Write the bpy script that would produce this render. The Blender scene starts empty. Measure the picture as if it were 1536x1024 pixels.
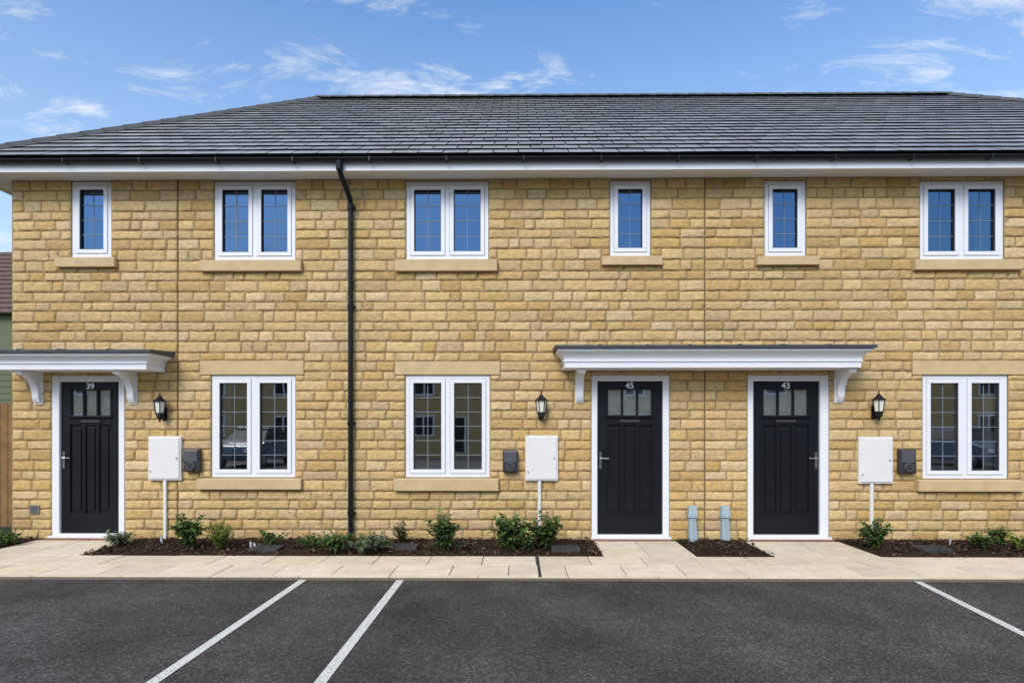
import bpy, math, random
from mathutils import Vector, noise
R = random.Random(7)
scene = bpy.context.scene
F, CX, HV = 896.0, 768.0, 640.0
CAM = (0.0, -8.0, 1.5); YAW = math.radians(0.6)

# ---- survey helpers: photo measurements -> real metres on a given plane
def W(u, v, y=0.0):
    a=(u-CX)/F; b=(HV-v)/F
    dx=math.cos(YAW)*a-math.sin(YAW); dy=math.sin(YAW)*a+math.cos(YAW)
    t=(y-CAM[1])/dy
    return CAM[0]+t*dx, CAM[2]+t*b
def G(u, v, z=0.0):
    a=(u-CX)/F; b=(HV-v)/F
    dx=math.cos(YAW)*a-math.sin(YAW); dy=math.sin(YAW)*a+math.cos(YAW)
    t=(z-CAM[2])/b
    return CAM[0]+t*dx, CAM[1]+t*dy
def rect(u0,v0,u1,v1,y=0.0):
    x0,zt=W(u0,(v0),y); x1,zb=W(u1,(v1),y)
    um=(u0+u1)/2
    zt=W(um,v0,y)[1]; zb=W(um,v1,y)[1]
    return x0,x1,zb,zt

# ---- materials
def new_mat(name):
    m=bpy.data.materials.new(name); m.use_nodes=True
    nt=m.node_tree; return m,nt,nt.nodes,nt.links,nt.nodes['Principled BSDF']
def mat(name,col,rough=0.6,spec=0.5,metal=0.0,var=0.0,vscale=8.0,bump=0.0,bscale=60.0,attr=None,coat=0.0,ior=1.5):
    m,nt,N,L,P=new_mat(name)
    P.inputs['Roughness'].default_value=rough
    P.inputs['Specular IOR Level'].default_value=spec
    P.inputs['Metallic'].default_value=metal
    P.inputs['Coat Weight'].default_value=coat
    P.inputs['IOR'].default_value=ior
    tc=N.new('ShaderNodeTexCoord')
    if attr:
        a=N.new('ShaderNodeAttribute'); a.attribute_name=attr; src=a.outputs['Color']
    else:
        r=N.new('ShaderNodeRGB'); r.outputs[0].default_value=(*col,1); src=r.outputs[0]
    if var>0:
        n=N.new('ShaderNodeTexNoise'); n.inputs['Scale'].default_value=vscale; n.inputs['Detail'].default_value=8; n.inputs['Roughness'].default_value=0.65
        L.new(tc.outputs['Object'],n.inputs['Vector'])
        mr=N.new('ShaderNodeMapRange'); mr.inputs[1].default_value=0.3; mr.inputs[2].default_value=0.7
        mr.inputs[3].default_value=1-var; mr.inputs[4].default_value=1+var
        L.new(n.outputs['Fac'],mr.inputs[0])
        mx=N.new('ShaderNodeVectorMath'); mx.operation='SCALE'
        L.new(src,mx.inputs[0]); L.new(mr.outputs[0],mx.inputs['Scale']); src=mx.outputs[0]
    L.new(src,P.inputs['Base Color'])
    if bump>0:
        n=N.new('ShaderNodeTexNoise'); n.inputs['Scale'].default_value=bscale; n.inputs['Detail'].default_value=6
        L.new(tc.outputs['Object'],n.inputs['Vector'])
        b=N.new('ShaderNodeBump'); b.inputs['Strength'].default_value=bump; b.inputs['Distance'].default_value=0.01
        L.new(n.outputs['Fac'],b.inputs['Height']); L.new(b.outputs[0],P.inputs['Normal'])
    return m

def stone_mat():
    m,nt,N,L,P=new_mat('honey_stone')
    tc=N.new('ShaderNodeTexCoord')
    a=N.new('ShaderNodeAttribute'); a.attribute_name='Col'
    n1=N.new('ShaderNodeTexNoise'); n1.inputs['Scale'].default_value=16; n1.inputs['Detail'].default_value=8; n1.inputs['Roughness'].default_value=0.7
    n2=N.new('ShaderNodeTexNoise'); n2.inputs['Scale'].default_value=90; n2.inputs['Detail'].default_value=5
    n3=N.new('ShaderNodeTexNoise'); n3.inputs['Scale'].default_value=0.6; n3.inputs['Detail'].default_value=4
    for n in (n1,n2,n3): L.new(tc.outputs['Object'],n.inputs['Vector'])
    def mr(src,lo,hi,a0=0.3,a1=0.7):
        k=N.new('ShaderNodeMapRange'); k.inputs[1].default_value=a0;k.inputs[2].default_value=a1;k.inputs[3].default_value=lo;k.inputs[4].default_value=hi
        L.new(src,k.inputs[0]); return k.outputs[0]
    def mul(x,y):
        k=N.new('ShaderNodeMath'); k.operation='MULTIPLY'; L.new(x,k.inputs[0]); L.new(y,k.inputs[1]); return k.outputs[0]
    f=mul(mul(mr(n1.outputs['Fac'],0.78,1.17),mr(n2.outputs['Fac'],0.85,1.13)),mr(n3.outputs['Fac'],0.94,1.05))
    s=N.new('ShaderNodeVectorMath'); s.operation='SCALE'; L.new(a.outputs['Color'],s.inputs[0]); L.new(f,s.inputs['Scale'])
    L.new(s.outputs[0],P.inputs['Base Color'])
    P.inputs['Roughness'].default_value=0.92; P.inputs['Specular IOR Level'].default_value=0.15
    n4=N.new('ShaderNodeTexNoise'); n4.inputs['Scale'].default_value=42; n4.inputs['Detail'].default_value=8; n4.inputs['Roughness'].default_value=0.7
    L.new(tc.outputs['Object'],n4.inputs['Vector'])
    b=N.new('ShaderNodeBump'); b.inputs['Strength'].default_value=1.0; b.inputs['Distance'].default_value=0.020
    L.new(n4.outputs['Fac'],b.inputs['Height']); L.new(b.outputs[0],P.inputs['Normal'])
    return m
M_stone=stone_mat()
M_mortar=mat('mortar',(0.34,0.245,0.125),0.95,0.1,var=0.18,vscale=20,bump=0.5,bscale=150)
M_sill=mat('cast_stone',(0.59,0.44,0.245),0.85,0.2,var=0.10,vscale=6,bump=0.15,bscale=120)
M_upvc=mat('white_upvc',(0.80,0.81,0.84),0.35,0.4,var=0.02,vscale=3)
M_white=mat('white_paint',(0.80,0.81,0.84),0.5,0.35,var=0.02,vscale=3)
M_seal=mat('rubber_seal',(0.03,0.03,0.035),0.7)
M_jointA=mat('movement_joint_sealant',(0.09,0.065,0.035),0.9,.1)
M_lead=mat('lead_strip',(0.20,0.23,0.27),0.5,0.5)
M_black=mat('black_plastic',(0.009,0.010,0.013),0.4,0.25,var=0.1)
M_door=mat('black_door',(0.007,0.008,0.011),0.42,0.25,var=0.1,vscale=4,bump=0.08,bscale=90)
M_chrome=mat('chrome',(0.75,0.75,0.76),0.2,0.5,metal=1.0)
M_room=mat('room_wall',(0.42,0.41,0.36),0.9,0.1,var=0.1)
M_doorback=mat('obscure_glazing',(0.60,0.65,0.70),0.7,0.3,var=0.2,vscale=10)
M_curtain=mat('curtain',(0.6,0.6,0.6),0.9,0.1,var=0.06)
M_lead_roof=mat('lead_flashing',(0.055,0.06,0.068),0.5,0.4,var=0.25,vscale=5,bump=0.2,bscale=20)
M_ridge=mat('ridge_tile',(0.055,0.058,0.065),0.5,0.4,var=0.25,vscale=8)
M_under_shade=mat('underlay_and_edge_shade',(0.006,0.006,0.007),0.95,0.1)
M_tile=mat('slate_tile',(1,1,1),0.24,1.0,var=0.14,vscale=7,bump=0.16,bscale=22,attr='Col',ior=2.0)
M_box=mat('meter_box_plastic',(0.76,0.75,0.73),0.45,0.4,var=0.03)
M_char=mat('charger_plastic',(0.035,0.036,0.042),0.4,0.5)
M_char2=mat('charger_face',(0.085,0.088,0.10),0.35,0.5)
M_frost=mat('lantern_glass',(0.80,0.78,0.68),0.15,0.6)
M_bluegrey=mat('duct_cover_plastic',(0.36,0.44,0.49),0.5,0.4,var=0.08,vscale=20)
M_vent=mat('vent_plastic',(0.22,0.22,0.20),0.6)
M_pave=mat('paving_slab',(1,1,1),0.85,0.2,var=0.13,vscale=4,bump=0.2,bscale=200,attr='Col')
M_joint=mat('paving_joint',(0.20,0.165,0.115),0.95,0.1,var=0.2,vscale=30)
M_brick=mat('threshold_brick',(0.28,0.13,0.085),0.85,0.2,var=0.2,vscale=30)
M_mulch=mat('mulch',(0.034,0.022,0.014),0.95,0.1,var=0.5,vscale=40,bump=1.0,bscale=60)
M_chip=mat('bark_chip',(1,1,1),0.9,0.1,attr='Col')
M_cover=mat('iron_cover',(0.05,0.05,0.052),0.6,0.4,var=0.3,vscale=30,bump=0.4,bscale=80)
M_fence=mat('fence_wood',(0.26,0.155,0.065),0.8,0.2,var=0.25,vscale=6,bump=0.3)
M_tag=mat('plant_label',(0.75,0.75,0.75),0.5)
M_stem=mat('plant_stem',(0.12,0.09,0.05),0.8)
M_redroof=mat('clay_roof',(0.12,0.085,0.075),0.8,0.2,var=0.3,vscale=5)
M_greenclad=mat('olive_cladding',(0.15,0.165,0.10),0.8,0.2,var=0.1)

def line_mat():
    m,nt,N,L,P=new_mat('road_paint')
    tc=N.new('ShaderNodeTexCoord'); n=N.new('ShaderNodeTexNoise'); n.inputs['Scale'].default_value=55; n.inputs['Detail'].default_value=6; n.inputs['Roughness'].default_value=.75
    L.new(tc.outputs['Object'],n.inputs['Vector'])
    r=N.new('ShaderNodeValToRGB'); r.color_ramp.elements[0].position=.34; r.color_ramp.elements[0].color=(.10,.10,.10,1); r.color_ramp.elements[1].position=.46; r.color_ramp.elements[1].color=(.58,.58,.56,1)
    L.new(n.outputs['Fac'],r.inputs[0]); L.new(r.outputs[0],P.inputs['Base Color']); P.inputs['Roughness'].default_value=.75
    return m
M_line=line_mat()
def leaf_mat():
    m,nt,N,L,P=new_mat('leaf')
    a=N.new('ShaderNodeAttribute'); a.attribute_name='Col'
    L.new(a.outputs['Color'],P.inputs['Base Color']); P.inputs['Roughness'].default_value=0.45
    P.inputs['Specular IOR Level'].default_value=0.4
    t=N.new('ShaderNodeBsdfTranslucent'); L.new(a.outputs['Color'],t.inputs['Color'])
    mx=N.new('ShaderNodeMixShader'); mx.inputs[0].default_value=0.3
    L.new(P.outputs[0],mx.inputs[1]); L.new(t.outputs[0],mx.inputs[2]); L.new(mx.outputs[0],N['Material Output'].inputs[0])
    return m
M_leaf=leaf_mat()

def glass_mat(name,tint,fac,tr=(0.7,0.75,0.8),bump=.06):
    m,nt,N,L,P=new_mat(name)
    N.remove(P)
    g=N.new('ShaderNodeBsdfGlossy'); g.inputs['Roughness'].default_value=0.015; g.inputs['Color'].default_value=(*tint,1)
    t=N.new('ShaderNodeBsdfTransparent'); t.inputs['Color'].default_value=(*tr,1)
    fr=N.new('ShaderNodeFresnel'); fr.inputs['IOR'].default_value=1.5
    ad=N.new('ShaderNodeMath'); ad.operation='ADD'; ad.use_clamp=True; ad.inputs[1].default_value=fac; L.new(fr.outputs[0],ad.inputs[0])
    tc=N.new('ShaderNodeTexCoord'); n=N.new('ShaderNodeTexNoise'); n.inputs['Scale'].default_value=1.6; n.inputs['Detail'].default_value=1
    L.new(tc.outputs['Object'],n.inputs['Vector'])
    b=N.new('ShaderNodeBump'); b.inputs['Strength'].default_value=bump; b.inputs['Distance'].default_value=0.02
    L.new(n.outputs['Fac'],b.inputs['Height']); L.new(b.outputs[0],g.inputs['Normal'])
    mx=N.new('ShaderNodeMixShader'); L.new(ad.outputs[0],mx.inputs[0]); L.new(t.outputs[0],mx.inputs[1]); L.new(g.outputs[0],mx.inputs[2])
    L.new(mx.outputs[0],N['Material Output'].inputs[0]); return m
M_glassU=glass_mat('window_glass',(0.26,0.46,0.74),0.29,tr=(.36,.44,.52),bump=.12)
M_glassG=glass_mat('window_glass_low',(0.88,0.92,0.96),0.36,tr=(.85,.9,.88))

def asphalt_mat():
    m,nt,N,L,P=new_mat('asphalt')
    tc=N.new('ShaderNodeTexCoord')
    def nz(s,d=6,r=0.6):
        n=N.new('ShaderNodeTexNoise'); n.inputs['Scale'].default_value=s; n.inputs['Detail'].default_value=d; n.inputs['Roughness'].default_value=r
        L.new(tc.outputs['Object'],n.inputs['Vector']); return n.outputs['Fac']
    def mr(src,lo,hi,a0,a1):
        k=N.new('ShaderNodeMapRange'); k.inputs[1].default_value=a0;k.inputs[2].default_value=a1;k.inputs[3].default_value=lo;k.inputs[4].default_value=hi
        L.new(src,k.inputs[0]); return k.outputs[0]
    def mul(x,y):
        k=N.new('ShaderNodeMath'); k.operation='MULTIPLY'; L.new(x,k.inputs[0]); L.new(y,k.inputs[1]); return k.outputs[0]
    v=N.new('ShaderNodeTexVoronoi'); v.inputs['Scale'].default_value=80; L.new(tc.outputs['Object'],v.inputs['Vector'])
    sp=N.new('ShaderNodeSeparateColor'); L.new(v.outputs['Color'],sp.inputs[0])
    f=mul(mul(mul(mr(nz(0.7,6,0.6),0.70,1.5,0.33,0.67),mr(nz(2.6,4),0.85,1.18,0.33,0.67)),mr(nz(45,5,.75),0.55,1.5,0.3,0.7)),mr(sp.outputs[0],0.82,2.1,0.6,1.0))
    s=N.new('ShaderNodeVectorMath'); s.operation='SCALE'; s.inputs[0].default_value=(0.046,0.043,0.043); L.new(f,s.inputs['Scale'])
    L.new(s.outputs[0],P.inputs['Base Color'])
    L.new(mr(nz(1.1,4),0.65,0.9,0.35,0.65),P.inputs['Roughness']); P.inputs['Specular IOR Level'].default_value=0.25
    b=N.new('ShaderNodeBump'); b.inputs['Strength'].default_value=.8; b.inputs['Distance'].default_value=0.007
    L.new(v.outputs['Distance'],b.inputs['Height']); L.new(b.outputs[0],P.inputs['Normal'])
    return m
M_asphalt=asphalt_mat()

def bricktex_mat(name,c1,c2,mo,bw=0.3,rh=0.14,ms=0.012,axis='XZ'):
    m,nt,N,L,P=new_mat(name)
    tc=N.new('ShaderNodeTexCoord'); sx=N.new('ShaderNodeSeparateXYZ'); cb=N.new('ShaderNodeCombineXYZ')
    L.new(tc.outputs['Object'],sx.inputs[0])
    if axis=='XZ': L.new(sx.outputs[0],cb.inputs[0])
    else: L.new(sx.outputs[1],cb.inputs[0])
    L.new(sx.outputs[2],cb.inputs[1])
    b=N.new('ShaderNodeTexBrick'); b.inputs['Scale'].default_value=1; b.inputs['Brick Width'].default_value=bw; b.inputs['Row Height'].default_value=rh
    b.inputs['Mortar Size'].default_value=ms; b.inputs['Color1'].default_value=(*c1,1); b.inputs['Color2'].default_value=(*c2,1); b.inputs['Mortar'].default_value=(*mo,1)
    L.new(cb.outputs[0],b.inputs['Vector']); L.new(b.outputs['Color'],P.inputs['Base Color']); P.inputs['Roughness'].default_value=0.9
    bp=N.new('ShaderNodeBump'); bp.inputs['Strength'].default_value=0.5; bp.inputs['Distance'].default_value=0.01; bp.invert=True
    L.new(b.outputs['Fac'],bp.inputs['Height']); L.new(bp.outputs[0],P.inputs['Normal'])
    return m
SC1,SC2,SCM=(0.62,0.44,0.21),(0.54,0.37,0.17),(0.32,0.23,0.12)
M_sideX=bricktex_mat('side_stone',SC1,SC2,SCM,axis='YZ')
M_frontX=bricktex_mat('front_stone',SC1,SC2,SCM)

# ---- mesh builder
class MB:
    def __init__(s): s.v=[];s.f=[];s.m=[];s.c=[];s.mats=[];s.hascol=False
    def mi(s,m):
        if m not in s.mats: s.mats.append(m)
        return s.mats.index(m)
    def add(s,vs,fs,m,col=None):
        b=len(s.v); s.v+=[tuple(p) for p in vs]; k=s.mi(m)
        for f in fs: s.f.append([b+i for i in f]); s.m.append(k)
        if col is not None: s.hascol=True
        s.c+=[col or (1,1,1)]*len(vs)
    def box(s,x0,x1,y0,y1,z0,z1,m,col=None):
        vs=[(x0,y0,z0),(x1,y0,z0),(x1,y1,z0),(x0,y1,z0),(x0,y0,z1),(x1,y0,z1),(x1,y1,z1),(x0,y1,z1)]
        s.add(vs,[(0,3,2,1),(4,5,6,7),(0,1,5,4),(1,2,6,5),(2,3,7,6),(3,0,4,7)],m,col)
    def hexa(s,vs,m,col=None):
        s.add(vs,[(0,3,2,1),(4,5,6,7),(0,1,5,4),(1,2,6,5),(2,3,7,6),(3,0,4,7)],m,col)
    def prism(s,poly,axis,a0,a1,m):
        def P(p,a):
            return (a,p[0],p[1]) if axis=='x' else ((p[0],a,p[1]) if axis=='y' else (p[0],p[1],a))
        n=len(poly); vs=[P(p,a0) for p in poly]+[P(p,a1) for p in poly]
        fs=[list(range(n))[::-1],[n+i for i in range(n)]]+[(i,(i+1)%n,n+(i+1)%n,n+i) for i in range(n)]
        s.add(vs,fs,m)
    def cyl(s,p0,p1,r0,r1,m,n=12,caps=True):
        p0=Vector(p0);p1=Vector(p1);d=(p1-p0).normalized()
        a=d.orthogonal().normalized(); b=d.cross(a)
        vs=[p0+(a*math.cos(2*math.pi*i/n)+b*math.sin(2*math.pi*i/n))*r0 for i in range(n)]+[p1+(a*math.cos(2*math.pi*i/n)+b*math.sin(2*math.pi*i/n))*r1 for i in range(n)]
        fs=[(i,(i+1)%n,n+(i+1)%n,n+i) for i in range(n)]
        if caps: fs+=[list(range(n))[::-1],[n+i for i in range(n)]]
        s.add(vs,fs,m)
    def revolve(s,prof,c,m,n=8,rot=0):
        vs=[];fs=[]
        for r,z in prof:
            for i in range(n):
                t=2*math.pi*i/n+rot; vs.append((c[0]+r*math.cos(t),c[1]+r*math.sin(t),c[2]+z))
        for k in range(len(prof)-1):
            for i in range(n): fs.append((k*n+i,k*n+(i+1)%n,(k+1)*n+(i+1)%n,(k+1)*n+i))
        fs.append(list(range(n))[::-1]); fs.append([(len(prof)-1)*n+i for i in range(n)])
        s.add(vs,fs,m)
    def obj(s,name,parent=None,bevel=0,smooth=False,recalc=True):
        me=bpy.data.meshes.new(name); me.from_pydata(s.v,[],s.f)
        for m in s.mats: me.materials.append(m)
        me.polygons.foreach_set('material_index',s.m)
        if smooth: me.polygons.foreach_set('use_smooth',[True]*len(s.f))
        if s.hascol:
            ca=me.color_attributes.new('Col','FLOAT_COLOR','POINT')
            flat=[]
            for c in s.c: flat+=[c[0],c[1],c[2],1]
            ca.data.foreach_set('color',flat)
        me.update()
        if recalc:
            import bmesh
            bm=bmesh.new(); bm.from_mesh(me); bmesh.ops.recalc_face_normals(bm,faces=bm.faces); bm.to_mesh(me); bm.free()
        o=bpy.data.objects.new(name,me); scene.collection.objects.link(o)
        if parent: o.parent=parent
        if bevel>0:
            b=o.modifiers.new('bevel','BEVEL'); b.width=bevel; b.segments=2; b.limit_method='ANGLE'; b.angle_limit=math.radians(40)
        return o
def empty(name):
    e=bpy.data.objects.new(name,None); e.empty_display_size=0.3; scene.collection.objects.link(e); return e

# =========================================================== HOUSE
house=empty('stone_terraced_house')
XL=W(18,500)[0]; XR=12.1; ZT=4.82; YB=9.0
uw=[(107,272,167,386),(321,272,443,390),(609,272,733,389),(915,271,976,384),(1147,271,1209,384),(1380,271,1506,389)]
us=[(88,388,177,402),(303,391,454,408),(594,391,746,408),(902,384,992,399),(1133,384,1226,399),(1368,390,1528,406)]
gw=[(317,562,443,716),(608,562,735,716),(1384,562,1512,718)]
gs=[(299,716,454,733),(592,716,748,735),(1373,718,1530,736)]
gl=[(301,541,456,560),(593,542,750,560),(1368,541,1541,560)]
dr=[(78,563,187,806),(887,562,1004,809),(1121,562,1243,810)]
holes=[rect(*r) for r in uw+gw]
doorR=[]
for r in dr:
    x0,x1,z0,z1=rect(*r); doorR.append((x0,x1,-0.02,z1))
holes+=doorR
sillR=[]
for w,s in zip(uw+gw,us+gs):
    x0,x1,z0,z1=rect(*s); wr=rect(*w); sillR.append((x0,x1,z0,wr[2]))
lintR=[]
for w,s in zip(gw,gl):
    x0,x1,z0,z1=rect(*s); wr=rect(*w); lintR.append((x0,x1,wr[3]+0.001,z1))
blocks=holes+sillR+lintR
JX=[W(267,500)[0],W(1057,500)[0]]

mb=MB()
hs=holes
xs=sorted(set([XL,XR]+[h[0] for h in hs]+[h[1] for h in hs])); zs=sorted(set([-0.3,ZT+0.05]+[h[2] for h in hs]+[h[3] for h in hs]))
for i in range(len(xs)-1):
    for j in range(len(zs)-1):
        cx=(xs[i]+xs[i+1])/2; cz=(zs[j]+zs[j+1])/2
        if any(h[0]<cx<h[1] and h[2]<cz<h[3] for h in hs): continue
        mb.add([(xs[i],0,zs[j]),(xs[i+1],0,zs[j]),(xs[i+1],0,zs[j+1]),(xs[i],0,zs[j+1])],[(0,1,2,3)],M_mortar)
for h in hs:
    x0,x1,z0,z1=h
    for q in ([(x0,0,z0),(x0,.12,z0),(x0,.12,z1),(x0,0,z1)],[(x1,0,z0),(x1,.12,z0),(x1,.12,z1),(x1,0,z1)],[(x0,0,z0),(x1,0,z0),(x1,.12,z0),(x0,.12,z0)],[(x0,0,z1),(x1,0,z1),(x1,.12,z1),(x0,.12,z1)]):
        mb.add(q,[(0,1,2,3)],M_mortar)
mb.box(JX[0]-.0045,JX[0]+.0045,-.008,-.001,0,ZT,M_jointA)
mb.box(JX[1]-.003,JX[1]+.003,-.006,-.001,0,ZT,M_jointA)
mb.obj('mortar_wall',house,recalc=False)
mb=MB()
mb.add([(XL,0,-.3),(XL,YB,-.3),(XL,YB,ZT),(XL,0,ZT)],[(0,1,2,3)],M_sideX)
mb.add([(XR,0,-.3),(XR,YB,-.3),(XR,YB,ZT),(XR,0,ZT)],[(0,1,2,3)],M_sideX)
mb.add([(XL,YB,-.3),(XR,YB,-.3),(XR,YB,ZT),(XL,YB,ZT)],[(0,1,2,3)],M_frontX)
mb.obj('side_and_rear_walls',house,recalc=False)

# individual stones
V=[];Fc=[];C=[]
pal=[(0.70,0.495,0.235),(0.68,0.475,0.215),(0.73,0.54,0.285),(0.65,0.435,0.18),(0.69,0.485,0.23),(0.72,0.515,0.255),(0.60,0.40,0.165),(0.70,0.49,0.225),(0.65,0.465,0.24)]
def stone(x0,x1,z0,z1):
    g=0.0062
    x0+=g;x1-=g;z0+=g;z1-=g
    if x1-x0<0.02 or z1-z0<0.02: return
    e=0.007
    nx=max(1,int(round((x1-x0-2*e)/0.030))); nz=max(1,int(round((z1-z0-2*e)/0.026)))
    X=[x0]+[x0+e+(x1-x0-2*e)*i/nx for i in range(nx+1)]+[x1]
    Z=[z0]+[z0+e+(z1-z0-2*e)*i/nz for i in range(nz+1)]+[z1]
    b=len(V); c=pal[R.randrange(len(pal))]; k=R.uniform(0.92,1.06); c=(c[0]*k,c[1]*k,c[2]*k*R.uniform(0.90,1.10))
    dep=R.uniform(0.007,0.013); sd=R.uniform(0,90)
    tx=R.uniform(-.005,.005); tz=R.uniform(-.0035,.0035)
    for j,z in enumerate(Z):
        for i,x in enumerate(X):
            edge=(i in(0,len(X)-1)) or (j in(0,len(Z)-1))
            n1=noise.noise(Vector((x*16,z*20,sd)))
            n2=noise.noise(Vector((x*45,z*45,sd+7)))
            jx=0.008*noise.noise(Vector((x*22,z*22,3.1))) ; jz=0.008*noise.noise(Vector((x*18,z*22,8.3)))
            if edge: y=0.003
            else:
                u=(x-x0)/(x1-x0)*2-1; w=(z-z0)/(z1-z0)*2-1
                y=-(dep+0.003*(1-w**4)*(1-u**6)+0.008*n1+0.007*n2+tx*u+tz*w)
            V.append((x+jx,min(y,0.003),z+jz)); C.extend((*c,1))
    W_=len(X)
    for j in range(len(Z)-1):
        for i in range(W_-1):
            a=b+j*W_+i; Fc.append((a,a+1,a+1+W_,a+W_))
z=-0.02; courses=[]
while z<ZT-0.02:
    h=R.choice([0.12,0.135,0.14,0.14,0.15]); 
    if z+h>ZT-0.06: h=ZT-z
    courses.append((z,z+h)); z+=h
for (z0,z1) in courses:
    bl=[b for b in blocks if b[2]<z1-1e-4 and b[3]>z0+1e-4]
    xs=sorted(set([XL+0.006,XR]+[b[0] for b in bl]+[b[1] for b in bl]+JX))
    spans=[]
    for a,c in zip(xs,xs[1:]):
        m=(a+c)/2; fr=[(z0,z1)]
        for b in bl:
            if b[0]<m<b[1]:
                nf=[]
                for p,q in fr:
                    if b[2]>p: nf.append((p,min(q,b[2])))
                    if b[3]<q: nf.append((max(p,b[3]),q))
                fr=[t for t in nf if t[1]-t[0]>1e-4]
        for p,q in fr: spans.append([a,c,p,q])
    mg=[]
    for s in sorted(spans,key=lambda s:(s[2],s[3],s[0])):
        if mg and abs(mg[-1][1]-s[0])<1e-6 and mg[-1][2]==s[2] and mg[-1][3]==s[3] and s[0] not in JX: mg[-1][1]=s[1]
        else: mg.append(list(s))
    for a,c,p,q in mg:
        x=a
        while x<c-1e-4:
            w=R.choice([0.15,0.20,0.24,0.27,0.30,0.34,0.38,0.42,0.46])*R.uniform(0.93,1.07)
            if c-(x+w)<0.12: w=c-x if c-x<0.46 else (c-x)/2
            stone(x,x+w,p,q); x+=w
me=bpy.data.meshes.new('stone_courses'); me.from_pydata(V,[],Fc); me.materials.append(M_stone)
me.polygons.foreach_set('use_smooth',[True]*len(Fc))
ca=me.color_attributes.new('Col','FLOAT_COLOR','POINT'); ca.data.foreach_set('color',C)
o=bpy.data.objects.new('stone_courses',me); scene.collection.objects.link(o); o.parent=house

# sills & lintels
mb=MB()
for x0,x1,z0,z1 in sillR:
    mb.hexa([(x0,-.075,z0),(x1,-.075,z0),(x1,.05,z0),(x0,.05,z0),(x0,-.075,z1-.018),(x1,-.075,z1-.018),(x1,.05,z1-.001),(x0,.05,z1-.001)],M_sill)
for x0,x1,z0,z1 in lintR:
    mb.box(x0,x1,-.020,.05,z0,z1,M_sill)
mb.obj('sills_and_lintels',house,bevel=0.005)

# windows
def window(r,n,cols,rows,gm,blind=None):
    x0,x1,z0,z1=r; mb=MB(); t=0.05
    ya,yb=0.012,0.085
    g=0.003
    x0+=g;x1-=g;z1-=g;z0+=g
    mb.box(x0,x1,ya,yb,z0,z0+t,M_upvc); mb.box(x0,x1,ya,yb,z1-t,z1,M_upvc)
    mb.box(x0,x0+t,ya,yb,z0+t,z1-t,M_upvc); mb.box(x1-t,x1,ya,yb,z0+t,z1-t,M_upvc)
    fr=[(x0+t,x1-t)]
    if n==2:
        xm=(x0+x1)/2; mb.box(xm-.03,xm+.03,ya,yb,z0+t,z1-t,M_upvc); fr=[(x0+t,xm-.03),(xm+.03,x1-t)]
    gl=MB(); ld=MB(); sl=MB()
    for a,b in fr:
        s=0.052; q=.004
        a2,b2,c2,d2=a+q,b-q,z0+t+q,z1-t-q; y0=ya-.012
        mb.box(a2,b2,y0,yb-.01,c2,c2+s,M_upvc); mb.box(a2,b2,y0,yb-.01,d2-s,d2,M_upvc)
        mb.box(a2,a2+s,y0,yb-.01,c2+s,d2-s,M_upvc); mb.box(b2-s,b2,y0,yb-.01,c2+s,d2-s,M_upvc)
        ga,gb,gc,gd=a2+s,b2-s,c2+s,d2-s; yg=0.045
        for (p,qq,r_,s_) in ((ga,gb,gc,gc+.006),(ga,gb,gd-.006,gd),(ga,ga+.006,gc+.006,gd-.006),(gb-.006,gb,gc+.006,gd-.006)):
            sl.box(p,qq,y0+.012,yg-.001,r_,s_,M_seal)
        gl.add([(ga,yg,gc),(gb,yg,gc),(gb,yg,gd),(ga,yg,gd)],[(0,1,2,3)],gm)
        for i in range(1,cols):
            xx=ga+(gb-ga)*i/cols; ld.box(xx-.004,xx+.004,yg-.006,yg-.002,gc+.006,gd-.006,M_lead)
        for i in range(1,rows):
            zz=gc+(gd-gc)*i/rows; ld.box(ga+.006,gb-.006,yg-.0065,yg-.0025,zz-.004,zz+.004,M_lead)
    mb.obj('window_frame',house,bevel=0.004); gl.obj('window_glass',house,recalc=False); ld.obj('leaded_bars',house); sl.obj('window_seal',house)
    rb=MB(); d=2.2; e=.5
    X0,X1,Z0,Z1=x0-e*.3,x1+e*.3,z0-.3,z1+.15
    rb.add([(X0,.13,Z0),(X1,.13,Z0),(X1,d,Z0),(X0,d,Z0),(X0,.13,Z1),(X1,.13,Z1),(X1,d,Z1),(X0,d,Z1)],[(0,1,2,3),(4,5,6,7),(1,2,6,5),(2,3,7,6),(3,0,4,7)],M_room)
    if blind:
        for (a,b) in blind:
            ca_=x0+(x1-x0)*a; cb_=x0+(x1-x0)*b; n_=24
            vs=[];fs=[]
            for i in range(n_+1):
                xx=ca_+(cb_-ca_)*i/n_; yy=.2+.025*math.sin(i*1.7)
                vs+=[(xx,yy,z0),(xx,yy,z1)]
            fs=[(2*i,2*i+2,2*i+3,2*i+1) for i in range(n_)]
            rb.add(vs,fs,M_curtain)
    rb.obj('room_interior',house,recalc=False)
bl=[[(.15,.35)],[(0.05,.2)],None,None,None,[(.80,.97)]]
for i,r in enumerate(uw):
    window(rect(*r),2 if r[2]-r[0]>90 else 1,2,4,M_glassU,bl[i])
bl=[[(.04,.15),(.87,.96)],None,[(.84,.97)]]
for i,r in enumerate(gw):
    window(rect(*r),2,2,6,M_glassG,bl[i])

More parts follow.
